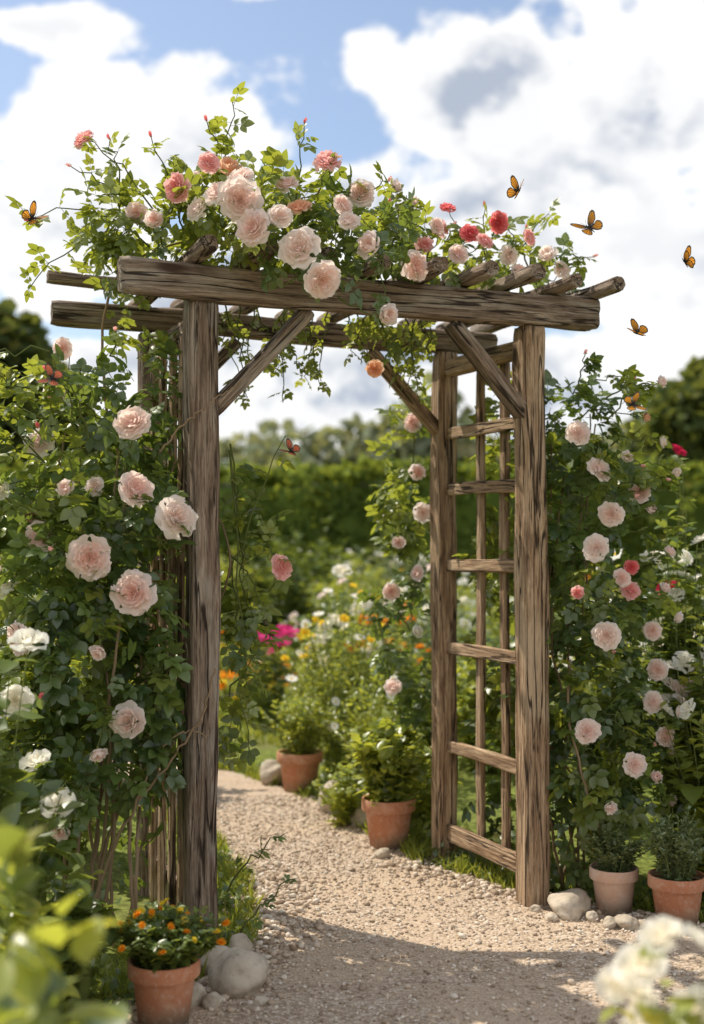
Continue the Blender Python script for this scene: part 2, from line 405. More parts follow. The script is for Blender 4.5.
# ------------------------------------------------------------------ roses
ROSEME={}
def rose_mesh(k,mat):
    key=(k,mat.name)
    if key not in ROSEME:
        mb=MB(); prt=[ROSE[0],ROSE[1],ROSE[2],ROSE[3],BUD][k]
        mb.add(prt,np.eye(3)[None],np.zeros((1,3)),1.0)
        for q in range(5):
            a=q*1.257; d=np.array([[math.cos(a),math.sin(a),.25 if k<4 else .9]])
            mb.add(LEAFN,frames(d,np.array([[0,0,1.]])),np.array([[0,0,-.03]]),.55 if k<4 else .6,1)
        ROSEME[key]=mb.mesh('rose_bloom_mesh',[mat,ROSELEAF])
    return ROSEME[key]
def bloom(parent,pos,r,mat,face,k=None,nm='rose_bloom'):
    if k is None: k=random.choice((0,1,2,0,1,2,3))
    o=bpy.data.objects.new(nm,rose_mesh(k,mat)); link(o,parent)
    d=Vector(face)+Vector([random.gauss(0,.28) for _ in range(3)]); q=d.to_track_quat('Z','Y')
    M=Matrix.Translation(pos)@q.to_matrix().to_4x4()@Matrix.Rotation(random.uniform(0,6.28),4,'Z')@Matrix.Diagonal((r,r*random.uniform(.88,1),r,1))
    o.matrix_basis=M
    return o
def spray(mb,cv,p0,p1,lift,ls,nl,mat=0,side=None,r=.0035,side_spread=1.0,rr=None):
    P=bez(p0,p1,lift,side,10,.008); cv.add([tuple(p) for p in P],r,r*.45)
    T=np.gradient(P,axis=0)
    idx=np.sort(U(1.2,9,nl)); i0=np.clip(idx.astype(int),0,8); f=(idx-i0)[:,None]
    pos=P[i0]*(1-f)+P[i0+1]*f; tg=nrm(T[i0])
    sd=nrm(rng.normal(size=(nl,3)))*side_spread
    d=tg*.45+sd+np.array([0,0,-.1])
    mb.add(COMP,frames(d,np.array([0,0,1.])+rng.normal(size=(nl,3))*.45),pos,U(ls*.65,ls*1.2,nl),mat,rr)
    return P

def build_rose(name,base,ells,blooms,canes,sprays,reject,leafn,face,mats):
    e=empty(name,base); mb=MB()
    cane=CV('canes',CANE,e); tw=CV('twigs',STEM,e)
    cs=np.array([q[0] for q in ells]); keep=[]; BL=[]
    for (x,y,z,r,mt) in blooms:
        p=np.array([x,y,z]); c=cs[np.argmin(np.linalg.norm(cs-p,axis=1))]
        dirc=c-p; dn=dirc/np.linalg.norm(dirc)
        fc=np.array(face)+.5*(-dn)*np.array([1,.5,.6]); fc=fc/np.linalg.norm(fc)
        BL.append((p,r,mt,fc,dirc,dn)); keep.append((p+fc*(r+.045),r+.055))
    for (c,r,n,thr,mt) in ells:
        P,o=ellips(c,r,n,.2,thr,5.0)
        k=~reject(P)
        for kc,kr in keep: k&=np.linalg.norm(P-kc,axis=1)>kr
        P=P[k];o=o[k]
        put_leaves(mb,P,o,leafn,COMP,mt)
    for (pts,r0,r1) in canes: 
        pp=smooth_path(pts,34); cane.add([tuple(p) for p in pp],r0,r1)
    for s in sprays:
        P=spray(mb,tw,*s[:6])
        if s[6] is not None:
            bloom(e,P[-1],s[7],s[6],(P[-1]-P[-3])/np.linalg.norm(P[-1]-P[-3])+np.array([0,-.2,.3]),s[8])
    for (p,r,mt,fc,dirc,dn) in BL:
        st=p+dn*min(.22,np.linalg.norm(dirc))+np.array([0,.06,-.06])
        spray(mb,tw,st,p-fc*r*.1,-.02,leafn*.8,2,0)
        bloom(e,p,r,mt,fc)
    mb.obj('foliage',mats,e)
    return e
G=random.gauss
def rejL(P): 
    x,y,z=P.T
    return ((x>-.585)&(y<4.30)&(z<2.12)&(x<-.40))|(z<.02)
leftE=[((-.80,4.32,1.80),(.26,.26,.22),190,-.12,0),((-.78,4.18,1.52),(.25,.25,.25),260,-.15,0),
 ((-.80,4.12,1.22),(.29,.26,.26),340,-.18,0),((-.82,4.12,.95),(.29,.26,.26),350,-.18,0),((-.80,4.12,.68),(.26,.24,.22),250,-.1,0),
 ((-.90,4.2,.38),(.22,.25,.26),120,0,0),((-.70,4.05,.82),(.14,.12,.2),110,-.1,0),((-.98,4.4,1.35),(.25,.3,.40),220,-.05,1),
 ((-.40,4.36,1.15),(.12,.12,.55),90,0,0),((-.42,4.38,.85),(.1,.1,.3),50,0,1),((-.62,4.45,1.9),(.15,.2,.2),40,0,1),((-.95,4.05,1.1),(.2,.12,.5),120,-.05,1)]
rp=.066
leftB=[(-1.01,4.25,1.83,.054,PALE),(-.686,3.90,1.70,rp,PALE),(-1.04,4.15,1.66,.055,PALE),(-.668,3.85,1.49,rp,PALE),(-.542,3.85,1.406,.068,PALE),
 (-.795,3.80,1.283,.070,PALE),(-.665,3.80,1.175,.070,PALE),(-.997,4.0,1.346,.052,PALE),(-1.058,4.1,1.42,.048,PALE),(-1.02,3.85,1.033,.06,PALE),
 (-.675,3.82,.781,.068,PALE),(-.235,4.15,1.247,.046,PINK),(-.823,4.0,1.507,.036,PALE),(-1.12,4.1,1.2,.045,WHITE),(-1.0,3.72,.86,.055,WHITE),(-1.12,4.0,1.5,.04,WHITE),(-.93,4.0,1.95,.036,PALE)]
leftC=[]
for i in range(13):
    bx,by=-.80+G(0,.09),4.08+G(0,.07); tx,ty=-.80+G(0,.14),4.2+G(0,.15); h=U(1.1,2.0)
    leftC.append(([(bx,by,0),(bx+G(0,.05),by+G(0,.05),h*.25),(tx+G(0,.08),ty+G(0,.08),h*.55),(tx+G(0,.06),ty+.05,h*.8),(tx,ty+.1,h)],.0065,.003))
leftC+= [([(-.86,4.0,.0),(-.76,3.98,.35),(-.62,4.0,.58),(-.50,4.03,.74),(-.44,4.06,.92)],.006,.003),
 ([(-.66,4.0,.05),(-.70,3.95,.4),(-.63,3.98,.62),(-.55,4.02,.72),(-.46,4.06,.70)],.005,.0025),
 ([(-.62,4.02,1.62),(-.54,4.04,1.72),(-.46,4.05,1.78),(-.36,4.08,1.86)],.0035,.002)]
leftS=[]
for i in range(46):
    z=U(.5,1.95); a=U(2.6,5.2); c0=(-.82+.2*math.cos(a),4.15+.2*math.sin(a),z)
    e0=(-.86+.48*math.cos(a)*U(.8,1.15),4.15+.4*math.sin(a),z+U(-.1,.25))
    if e0[0]>-.58 and e0[1]<4.3: continue
    m_=[None,PALE,PINK,DEEP,PALE][i%5]; leftS.append((c0,e0,.06,.10,7,1 if i%2 else 0,m_,.02 if m_ in(DEEP,PINK) else .034,4 if m_ in (PINK,DEEP) else 3))
for i in range(7):
    leftS.append(((-.42,4.3,U(.7,1.8)),(-.42+U(.05,.2),4.3+U(-.1,.1),U(.5,1.7)),.03,.07,7,1,None,.02,4))
leftS+=[((-.30,4.25,1.3),(-.235,4.16,1.25),.06,.08,5,1,None,0,0),((-.42,4.25,.15),(-.22,4.1,.38),.06,.07,8,0,None,0,0),((-.38,4.1,.03),(-.18,4.0,.26),.05,.06,8,0,None,0,0)]
build_rose('climbing_rose',(-.80,4.1,0),leftE,leftB,leftC,leftS,rejL,.108,(.05,-1,.25),[ROSELEAF,TOPLEAF])

def rejR(P):
    x,y,z=P.T; d=(x-.66)*u.x+(y-4.63)*u.y; dd=(x-.66)*v.x+(y-4.63)*v.y
    return ((d<.075)&(z<2.1)&(dd<.78))|(z<.02)
def RP(t,d,z): p=AP(WID+t,d,z); return tuple(p)
rightE=[(RP(.24,.12,1.75),(.17,.22,.22),170,-.2,0),(RP(.24,.10,1.45),(.2,.22,.26),240,-.2,0),(RP(.26,.08,1.12),(.22,.22,.27),270,-.18,0),
 (RP(.27,.08,.8),(.23,.22,.26),270,-.18,0),(RP(.28,.08,.5),(.22,.22,.22),210,-.1,0),(RP(.28,.1,.25),(.22,.22,.2),130,0,0),
 (RP(.15,.40,1.6),(.16,.3,.42),400,-.2,1),(RP(.15,.42,1.0),(.16,.3,.45),460,-.2,1),(RP(.15,.42,.45),(.16,.3,.38),340,-.2,0),
 (RP(-.02,.98,1.6),(.13,.15,.42),260,-.1,1),(RP(-.02,1.0,1.0),(.15,.15,.45),260,-.1,0),(RP(-.02,.98,.45),(.15,.14,.4),180,0,1),(RP(.45,.25,.85),(.15,.2,.4),160,0,1),(RP(.2,-.1,.6),(.14,.1,.35),110,0,1)]
rightB=[(.81,4.47,1.72,.050,PALE),(.887,4.49,1.59,.052,PALE),(1.053,4.57,1.51,.046,PALE),(.927,4.47,1.43,.05,PALE),(.865,4.42,1.31,.052,PALE),
 (.898,4.42,1.0,.056,PALE),(.835,4.45,.66,.049,PALE),(1.005,4.47,.54,.046,PALE),(1.165,4.67,.61,.044,PALE),(1.12,4.67,.735,.044,PALE),
 (1.15,4.72,.85,.044,PALE),(1.016,4.57,1.154,.04,PINK),(1.12,4.67,1.0,.04,PALE),(1.02,4.57,1.24,.028,DEEP),(.97,4.5,1.2,.036,PALE),(.80,4.45,1.15,.03,PINK),
 (.175,5.35,.715,.044,PALE),(.17,5.4,1.12,.044,PALE),(.277,5.35,1.63,.046,PALE),(.3,5.3,1.46,.044,PALE),(.26,5.3,1.84,.047,PALE),(.28,5.33,1.2,.038,PALE),(.27,5.33,.95,.035,WHITE),(.2,5.35,1.33,.032,PALE)]
rightC=[]
for i in range(8):
    b=RP(.26+G(0,.04),.16+G(0,.06),0); h=U(1.0,2.0)
    rightC.append(([b,(b[0]+G(0,.05),b[1]+G(0,.05),h*.3),(b[0]-.02+G(0,.06),b[1]+G(0,.05),h*.6),(b[0]+G(0,.06),b[1],h)],.006,.003))
rightC+=[([(.80,4.62,.9),(.80,4.6,.65),(.86,4.55,.4),(.92,4.55,.2),(.98,4.58,0)],.005,.003)]
rightS=[]
for i in range(34):
    z=U(.3,1.95); a=U(-2.0,.6); c0=(.88+.12*math.cos(a),4.78+.12*math.sin(a),z)
    e0=(.92+.3*math.cos(a)*U(.8,1.1),4.78+.32*math.sin(a),z+U(-.1,.2))
    if e0[0]<.78: continue
    m_=[None,PALE,PINK,None,PALE][i%5]; rightS.append((c0,e0,.05,.09,7,1 if i%2 else 0,m_,.018 if m_ in(DEEP,PINK) else .03,4 if m_ in (PINK,DEEP) else 3))
build_rose('climbing_rose',(.92,4.72,0),rightE,rightB,rightC,rightS,rejR,.10,(-.1,-1,.2),[ROSELEAF,TOPLEAF])

def rejT(P): return (P[:,2]<2.27)&(P[:,1]<4.5+P[:,0]*.4)&(rng.random(len(P))<.85)
topE=[((-.62,4.35,2.40),(.32,.32,.15),230,-.1,1),((-.30,4.22,2.42),(.30,.30,.15),250,-.15,1),((-.02,4.25,2.38),(.28,.28,.13),210,-.1,0),
 ((.25,4.55,2.38),(.25,.25,.10),130,0,1),((.48,4.78,2.42),(.28,.28,.12),200,-.1,1),((.72,4.9,2.36),(.2,.2,.09),120,0,0),((-.85,4.45,2.25),(.15,.25,.12),60,0,1),
 ((-.42,4.3,2.56),(.22,.2,.10),100,-.05,1),((-.12,4.02,2.26),(.2,.07,.1),60,-.2,0),((-.85,4.3,2.42),(.2,.2,.12),80,0,1)]
topB=[(-.561,4.0,2.47,.056,PINK),(-.345,3.85,2.39,.072,PALE),(-.30,3.80,2.29,.064,PALE),(-.160,3.80,2.225,.070,PALE),(-.092,3.80,2.13,.064,PALE),
 (-.079,4.05,2.57,.052,PINK),(.031,4.1,2.48,.050,PALE),(.067,3.92,2.26,.054,PALE),(.104,3.90,2.045,.044,PALE),(-.17,3.95,2.39,.044,PEACH),
 (.215,4.25,2.27,.054,PALE),(.255,4.35,2.36,.042,PINK),(.535,4.55,2.50,.042,DEEP),(.43,4.55,2.46,.040,DEEP),(.36,4.65,2.58,.036,DEEP),
 (.745,4.70,2.41,.048,PALE),(.80,4.75,2.37,.040,PALE),(.325,4.6,2.49,.042,PINK),(-.72,4.15,2.43,.040,PALE),(-.41,4.1,2.55,.052,PEACH),
 (.083,4.45,1.95,.036,PEACH),(.38,4.45,2.36,.042,PALE),(.58,4.6,2.39,.040,PALE),(-.35,3.92,2.48,.046,PALE),(-.21,4.0,2.48,.042,PALE),(.48,4.5,2.42,.038,PINK),(-.49,3.95,2.39,.044,PALE),
 (-.45,3.9,2.52,.040,PINK),(-.22,3.82,2.33,.042,PALE),(-.64,4.0,2.36,.040,PALE),(.30,4.4,2.45,.034,PALE),(-.03,3.95,2.40,.040,PALE),(.66,4.65,2.47,.038,PINK),(.62,4.6,2.33,.036,PALE),(-.01,3.92,2.34,.04,PALE),(-.42,3.88,2.42,.05,PALE)]
topC=[([(-.85,4.35,1.7),(-.85,4.35,2.2),(-.6,4.35,2.38),(-.2,4.3,2.4)],.006,.003)]
topS=[((-.65,4.3,2.4),(-.886,4.1,2.66),.1,.085,9,1,PINK,.042,0),((-.45,4.2,2.45),(-.40,4.15,2.80),.0,.085,13,1,PINK,.018,4),((-.40,4.2,2.45),(-.48,4.1,2.72),.03,.085,10,1,DEEP,.018,4),
 ((-.2,4.2,2.42),(-.16,4.15,2.73),.0,.075,9,1,DEEP,.018,4),((-.15,4.2,2.42),(-.08,4.15,2.60),.05,.075,5,1,None,0,0),((-.7,4.3,2.35),(-1.05,4.05,2.38),.15,.09,11,1,DEEP,.017,4),
 ((-.75,4.3,2.35),(-1.12,4.3,2.2),.18,.09,10,1,None,0,0),((-.7,4.3,2.4),(-.95,4.2,2.6),.05,.09,8,1,PINK,.017,4),((-.6,4.3,2.45),(-.68,4.2,2.70),.05,.08,8,1,DEEP,.018,4),((-.8,4.3,2.45),(-.80,4.1,2.66),.05,.085,9,1,DEEP,.017,4),
 ((0,4.2,2.4),(.12,4.1,2.52),.06,.08,6,1,PINK,.018,4),((.5,4.75,2.45),(.50,4.7,2.60),.02,.07,6,1,DEEP,.018,4),((.7,4.85,2.4),(.92,4.75,2.42),.06,.07,7,1,PINK,.018,4),
 ((-.3,4.1,2.35),(-.18,3.95,2.16),.03,.10,8,0,None,0,0),((-.15,4.0,2.35),(-.12,3.92,2.12),-.0,.10,7,0,None,0,0),((.1,4.1,2.35),(.1,3.96,2.08),.02,.07,5,0,None,0,0),
 ((.85,4.8,1.9),(1.06,4.75,1.95),.06,.07,8,0,PINK,.025,3),((.85,4.8,1.8),(1.1,4.7,1.8),.06,.07,7,0,PEACH,.025,3)]
for i in range(20):
    a=U(0,1); s=(-.75+1.5*a,4.2+.65*a,2.4); topS.append((s,(s[0]+U(-.15,.15),s[1]+U(-.15,.1),2.5+U(0,.13)),.04,.08,7,1,[DEEP,None,PINK,PALE][i%4],.018 if i%4!=3 else .03,4 if i%4!=3 else 3))
for i in range(30): # hanging strands below the roof
    a=U(.1,.95); b=U(.15,.95); s=AP(WID*a,DEP*b,2.24); topS.append((tuple(s),(s.x+U(-.1,.1),s.y+U(-.05,.05),2.24-U(.12,.38)),-.03,.065,8,1,None,0,0))
build_rose('climbing_rose',(0,4.4,2.3),topE,topB,topC,topS,rejT,.095,(.05,-1,.35),[ROSELEAF,TOPLEAF])

# ------------------------------------------------------------------ ground
def sheet(name,verts,faces,mat):
    me=bpy.data.meshes.new(name); me.from_pydata(verts,[],faces); me.materials.append(mat); me.update()
    return link(bpy.data.objects.new(name,me))
sheet('ground',[(-300,-100,0),(300,-100,0),(300,500,0),(-300,500,0)],[(0,1,2,3)],GROUND)
edge=[(-1,-3,4),(2.5,-1.5,4),(3.4,-.75,3.0),(3.9,-.45,2.2),(4.2,-.35,1.5),(4.5,-.38,1.05),(4.8,-.42,.62),(5.2,-.5,.30),(5.6,-.62,.14),(6.1,-.8,-.06),(6.7,-1.15,-.30),(7.3,-1.7,-.7),(7.9,-2.6,-1.4),(8.3,-4,-2.6)]
ey=[e[0] for e in edge]
def pl(y): return np.interp(y,ey,[e[1] for e in edge])
def pr(y): return np.interp(y,ey,[e[2] for e in edge])
V=[];F=[]; ys=np.linspace(-1,8.3,230)
for y in ys:
    V.append((float(pl(y))+.07*noise.noise(Vector((y*3,0,0)))+.04*noise.noise(Vector((y*11,0,0))),y,.005))
    V.append((float(pr(y))+.07*noise.noise(Vector((y*3,9,0)))+.04*noise.noise(Vector((y*11,9,0))),y,.005))
for i in range(len(ys)-1): F.append((2*i,2*i+1,2*i+3,2*i+2))
sheet('gravel_path',V,F,GRAVEL)
def flatframes(n):
    a=U(0,6.28,n); d=np.stack([np.cos(a),np.sin(a),np.zeros(n)],1)
    return frames(d,np.array([0,0,1.])+rng.normal(size=(n,3))*.25)
mb=MB()
for k in range(4):
    n=4200; y=3.0+3.6*rng.random(n)**1.3; x=pl(y)-.08+(np.minimum(pr(y),1.8)+.1-pl(y)+.06)*rng.random(n)
    s=.0035+.006*rng.random(n)**3; s[rng.random(n)<.03]*=1.9
    mb.add(PEB[k],flatframes(n),np.stack([x,y,.005+s*.35],1),s)
for k in range(4):
    n=420; y=U(3.2,5.2,n); sd=rng.random(n)<.5
    x=np.where(sd,pl(y)+.05+np.abs(rng.normal(size=n))*.10,np.minimum(pr(y),1.6)-.02-np.abs(rng.normal(size=n))*.1)
    s=U(.006,.018,n); mb.add(PEB[k],flatframes(n),np.stack([x,y,.005+s*.35],1),s)
mb.obj('gravel_stones',[PEBBLE])
mb=MB(); n=60; y=U(3.3,6,n); x=pl(y)+(np.minimum(pr(y),1.4)-pl(y))*rng.random(n)
mb.add(LEAFB,flatframes(n),np.stack([x,y,np.full(n,.016)],1),U(.012,.022,n)); mb.obj('fallen_petals',[PALE])
def stone(x,y,w,h,seed):
    p=ico(4,seed,.30,h/w); mb=MB(); mb.add(p,frames(np.array([[math.cos(seed),math.sin(seed),0]]),np.array([[0,0,1.]])),np.array([[x,y,h*.36]]),w*.53)
    mb.obj('garden_stone',[ROCK])
for i,s in enumerate([(-.335,3.72,.16,.14),(-.47,3.62,.09,.07),(-.42,3.88,.11,.10),(-.30,3.92,.07,.06),(-.56,3.75,.10,.08),(.775,4.5,.165,.095),(.94,4.34,.09,.055),(1.03,4.30,.07,.06),(.89,4.34,.06,.045),
  (1.0,4.33,.055,.04),(-.06,6.2,.22,.18),(-.44,6.95,.16,.14),(.05,5.9,.13,.10),(-.40,3.74,.05,.04),(-.26,3.62,.045,.03),(.70,4.42,.05,.035),(.66,4.53,.04,.03),(.13,5.3,.07,.05),(-.36,4.02,.10,.09),(-.40,3.60,.06,.05),(-.31,3.83,.05,.04),(.84,4.42,.05,.04)]): stone(*s,i+1)

# ------------------------------------------------------------------ pots
def pot(e,x,y,w,h,mat):
    R=w/2; prof=[(0,0),(R*.66,0),(R*.70,.004),(R*.86,h*.74),(R*.87,h*.75),(R*.985,h*.755),(R,h*.77),(R,h*.97),(R*.985,h),(R*.92,h),(R*.90,h*.97),(R*.87,h*.80)]
    n=40; bm=bmesh.new(); R_=[]
    for (r,z) in prof[1:]: R_.append([bm.verts.new((r*math.cos(6.2832*i/n),r*math.sin(6.2832*i/n),z)) for i in range(n)])
    bm.faces.new(R_[0][::-1])
    for a,b in zip(R_,R_[1:]):
        for i in range(n):
            f=bm.faces.new((a[i],a[(i+1)%n],b[(i+1)%n],b[i])); f.smooth=True
    me=bpy.data.meshes.new('pot_body'); bm.to_mesh(me); bm.free(); me.materials.append(mat)
    o=link(bpy.data.objects.new('pot_body',me),e); o.location=(x,y,.005)
    md=o.modifiers.new('e','EDGE_SPLIT'); md.split_angle=math.radians(50)
    bm=bmesh.new(); bmesh.ops.create_circle(bm,cap_ends=True,segments=24,radius=R*.88); me=bpy.data.meshes.new('soil'); bm.to_mesh(me); bm.free(); me.materials.append(SOIL)
    o=link(bpy.data.objects.new('soil',me),e); o.location=(x,y,h*.86)
def pplant(mb,x,y,z0,r,h,nst,lsize,p,nl,fl=None,nf=0,fs=.02,fmi=2,lean=.9,upleaf=.5):
    a=U(0,6.28,nst); q=np.sqrt(rng.random(nst)); b=np.stack([x+.3*r*q*np.cos(a),y+.3*r*q*np.sin(a),np.full(nst,z0)],1)
    hh=h*(1-.35*q**2)*U(.75,1.08,nst); t=np.stack([x+r*q*np.cos(a)*lean,y+r*q*np.sin(a)*lean,z0+hh],1)+rng.normal(size=(nst,3))*r*.06
    mid=(b+t)/2; mid[:,2]+=hh*.12; mid[:,:2]=b[:,:2]*.65+t[:,:2]*.35
    th=max(.0025,h*.004)
    for p0,p1,w in ((b,mid,1),(mid,t,.7)):
        d=p1-p0; mb.add(stickp,frames(d,rng.normal(size=(nst,3))),p0,np.stack([np.full(nst,th*w),np.linalg.norm(d,axis=1),np.full(nst,th*w)],1),1)
    k=np.repeat(np.arange(nst),nl); n=len(k); f=rng.random(n)**.8*.97+.02
    lo=f<.5; g=np.where(lo,f*2,f*2-1)[:,None]
    P=np.where(lo[:,None],b[k]*(1-g)+mid[k]*g,mid[k]*(1-g)+t[k]*g)
    an=U(0,6.28,n); d=np.stack([np.cos(an),np.sin(an),U(-.1,upleaf*2,n)],1)
    mb.add(p,frames(d,np.array([0,0,1.])+rng.normal(size=(n,3))*.35),P,U(.6,1.2,n)*lsize*(1-.35*f),0)
    if nf:
        i=rng.choice(nst,min(nf,nst),replace=False); m=len(i)
        pos=t[i]+np.array([0,0,fs*.2]); nr=np.array([0,-.45,.8])+rng.normal(size=(m,3))*.4
        ax=nrm(nr); x_=nrm(np.cross(ax,rng.normal(size=(m,3)))); R=np.stack([x_,np.cross(ax,x_),ax],2)
        mb.add(fl,R,pos,U(.75,1.2,m)*fs,fmi)
def potted(name,x,y,w,h,mat,**k):
    e=empty(name,(x,y,0)); pot(e,x,y,w,h,mat); mb=MB()
    for kw in k['pl']: pplant(mb,x,y,h*.85,**kw)
    mb.obj('plant',k['mats'],e)
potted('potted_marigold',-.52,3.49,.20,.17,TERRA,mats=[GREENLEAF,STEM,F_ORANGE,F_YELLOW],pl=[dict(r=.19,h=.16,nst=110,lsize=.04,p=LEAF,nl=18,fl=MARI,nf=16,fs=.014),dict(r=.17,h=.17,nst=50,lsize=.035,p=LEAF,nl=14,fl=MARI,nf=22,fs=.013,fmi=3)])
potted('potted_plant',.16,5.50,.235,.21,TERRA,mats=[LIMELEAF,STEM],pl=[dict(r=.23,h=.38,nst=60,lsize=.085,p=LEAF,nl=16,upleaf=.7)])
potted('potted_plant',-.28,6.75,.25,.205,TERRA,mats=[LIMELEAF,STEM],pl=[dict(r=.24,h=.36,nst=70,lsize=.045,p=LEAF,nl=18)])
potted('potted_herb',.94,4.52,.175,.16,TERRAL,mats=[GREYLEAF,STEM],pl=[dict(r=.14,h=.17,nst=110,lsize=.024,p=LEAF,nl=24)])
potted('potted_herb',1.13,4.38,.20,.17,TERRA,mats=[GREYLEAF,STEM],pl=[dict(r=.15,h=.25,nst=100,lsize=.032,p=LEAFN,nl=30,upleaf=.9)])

# ------------------------------------------------------------------ bedding plants
def plant(name,x,y,mats,pls):
    mb=MB()
    for kw in pls: pplant(mb,0,0,0,**kw)
    o=mb.obj(name,mats); o.location=(x,y,0); return o
plant('daisy_plant',-.05,7.2,[LIMELEAF,STEM,F_WHITE,F_YELLOW],[dict(r=.42,h=1.0,nst=110,lsize=.06,p=LEAFN,nl=26,fl=DAISY,nf=20,fs=.04,upleaf=.9),dict(r=.38,h=1.08,nst=26,lsize=.06,p=LEAFN,nl=22,fl=MARI,nf=16,fs=.034,fmi=3)])
plant('white_rose_plant',-.02,7.6,[GREENLEAF,STEM,WHITE],[dict(r=.3,h=1.15,nst=30,lsize=.06,p=LEAF,nl=16,fl=ROSELO,nf=14,fs=.055)])
plant('daisy_plant',.12,6.6,[LIMELEAF,STEM,F_WHITE],[dict(r=.3,h=.7,nst=80,lsize=.06,p=LEAFN,nl=24,fl=DAISY,nf=5,fs=.03,upleaf=.9)])
plant('marigold_plant',.2,7.8,[LIMELEAF,STEM,F_ORANGE],[dict(r=.32,h=.95,nst=60,lsize=.06,p=LEAF,nl=20,fl=MARI,nf=16,fs=.042)])
plant('marigold_plant',-.75,9.6,[LIMELEAF,STEM,F_ORANGE,F_YELLOW],[dict(r=.45,h=.42,nst=70,lsize=.06,p=LEAF,nl=14,fl=MARI,nf=26,fs=.045),dict(r=.4,h=.4,nst=40,lsize=.05,p=LEAF,nl=12,fl=MARI,nf=14,fs=.04,fmi=3)])
plant('peony_plant',-.62,9.0,[GREENLEAF,STEM,F_MAG],[dict(r=.3,h=.72,nst=30,lsize=.09,p=LEAF,nl=16,fl=ROSELO,nf=3,fs=.10)])
plant('fern_plant',.30,5.75,[LIMELEAF,STEM],[dict(r=.25,h=.4,nst=60,lsize=.08,p=LEAFN,nl=20)])
plant('leafy_plant',-.02,5.95,[LIMELEAF,STEM],[dict(r=.2,h=.3,nst=40,lsize=.06,p=LEAF,nl=12)])
plant('white_flower_plant',1.35,5.15,[GREENLEAF,STEM,WHITE],[dict(r=.3,h=1.38,nst=60,lsize=.10,p=LEAF,nl=24,fl=ROSELO,nf=20,fs=.052,lean=.8)])
plant('pink_flower_plant',1.6,5.0,[LIMELEAF,STEM,PINK],[dict(r=.35,h=1.25,nst=60,lsize=.11,p=LEAF,nl=22,fl=ROSELO,nf=14,fs=.045,lean=.8)])
plant('peony_plant',1.45,5.5,[GREENLEAF,STEM,CRIM],[dict(r=.15,h=1.66,nst=12,lsize=.10,p=LEAF,nl=22,fl=ROSELO,nf=2,fs=.06,lean=.6)])
plant('magenta_flower_plant',1.36,4.78,[GREENLEAF,STEM,F_MAG],[dict(r=.2,h=.95,nst=30,lsize=.09,p=LEAF,nl=22,fl=ROSELO,nf=2,fs=.05)])
plant('white_flower_plant',1.35,4.7,[LIMELEAF,STEM,WHITE,PALE],[dict(r=.26,h=1.05,nst=36,lsize=.08,p=LEAF,nl=20,fl=ROSELO,nf=14,fs=.05),dict(r=.24,h=.95,nst=20,lsize=.08,p=LEAF,nl=14,fl=ROSELO,nf=10,fs=.05,fmi=3)])
plant('leafy_plant',1.42,4.55,[LIMELEAF,STEM],[dict(r=.26,h=.6,nst=34,lsize=.16,p=LEAFB,nl=8,upleaf=.6)])
plant('white_flower_plant',1.2,5.9,[LIMELEAF,STEM,F_WHITE],[dict(r=.4,h=1.2,nst=70,lsize=.08,p=LEAFN,nl=26,fl=DAISY,nf=30,fs=.045)])
plant('white_flower_plant',2.1,6.0,[LIMELEAF,STEM,F_WHITE],[dict(r=.5,h=1.3,nst=80,lsize=.08,p=LEAFN,nl=26,fl=DAISY,nf=40,fs=.045)])
plant('leafy_plant',1.95,4.8,[GREENLEAF,STEM],[dict(r=.4,h=.8,nst=60,lsize=.14,p=LEAFB,nl=10)])
plant('white_flower_plant',-.98,3.35,[GREENLEAF,STEM,WHITE],[dict(r=.26,h=1.06,nst=30,lsize=.12,p=LEAF,nl=16,fl=ROSELO,nf=9,fs=.055,lean=.8)])
plant('yellow_flower_plant',-.93,3.15,[GREENLEAF,STEM,F_YELLOW],[dict(r=.2,h=.90,nst=22,lsize=.11,p=LEAF,nl=14,fl=ROSELO,nf=3,fs=.032,lean=.8)])
plant('leafy_plant',-.82,3.45,[GREENLEAF,STEM],[dict(r=.2,h=.5,nst=26,lsize=.10,p=LEAFB,nl=12,upleaf=.7)])
plant('leafy_plant',-.84,2.9,[LIMELEAF,STEM],[dict(r=.2,h=.62,nst=22,lsize=.13,p=LEAF,nl=12,upleaf=.7)])
plant('leafy_plant',-.49,1.9,[GREENLEAF,STEM],[dict(r=.16,h=.86,nst=18,lsize=.14,p=LEAF,nl=14,upleaf=.9)])
plant('leafy_plant',-.43,1.72,[LIMELEAF,STEM],[dict(r=.13,h=.84,nst=11,lsize=.13,p=LEAF,nl=10,upleaf=.9)])
plant('white_flower_plant',-1.35,4.2,[LIMELEAF,STEM,WHITE],[dict(r=.35,h=1.15,nst=50,lsize=.10,p=LEAF,nl=20,fl=ROSELO,nf=10,fs=.05)])
plant('leafy_plant',-1.25,5.3,[LIMELEAF,STEM],[dict(r=.45,h=1.2,nst=60,lsize=.09,p=LEAF,nl=24)])
plant('cream_rose_plant',.515,1.95,[LIMELEAF,STEM,PEACH,WHITE],[dict(r=.13,h=.70,nst=12,lsize=.09,p=LEAF,nl=12,fl=ROSELO,nf=1,fs=.042,upleaf=.8,lean=1),dict(r=.14,h=.72,nst=16,lsize=.08,p=LEAF,nl=10,fl=ROSELO,nf=11,fs=.042,fmi=3,lean=1)])

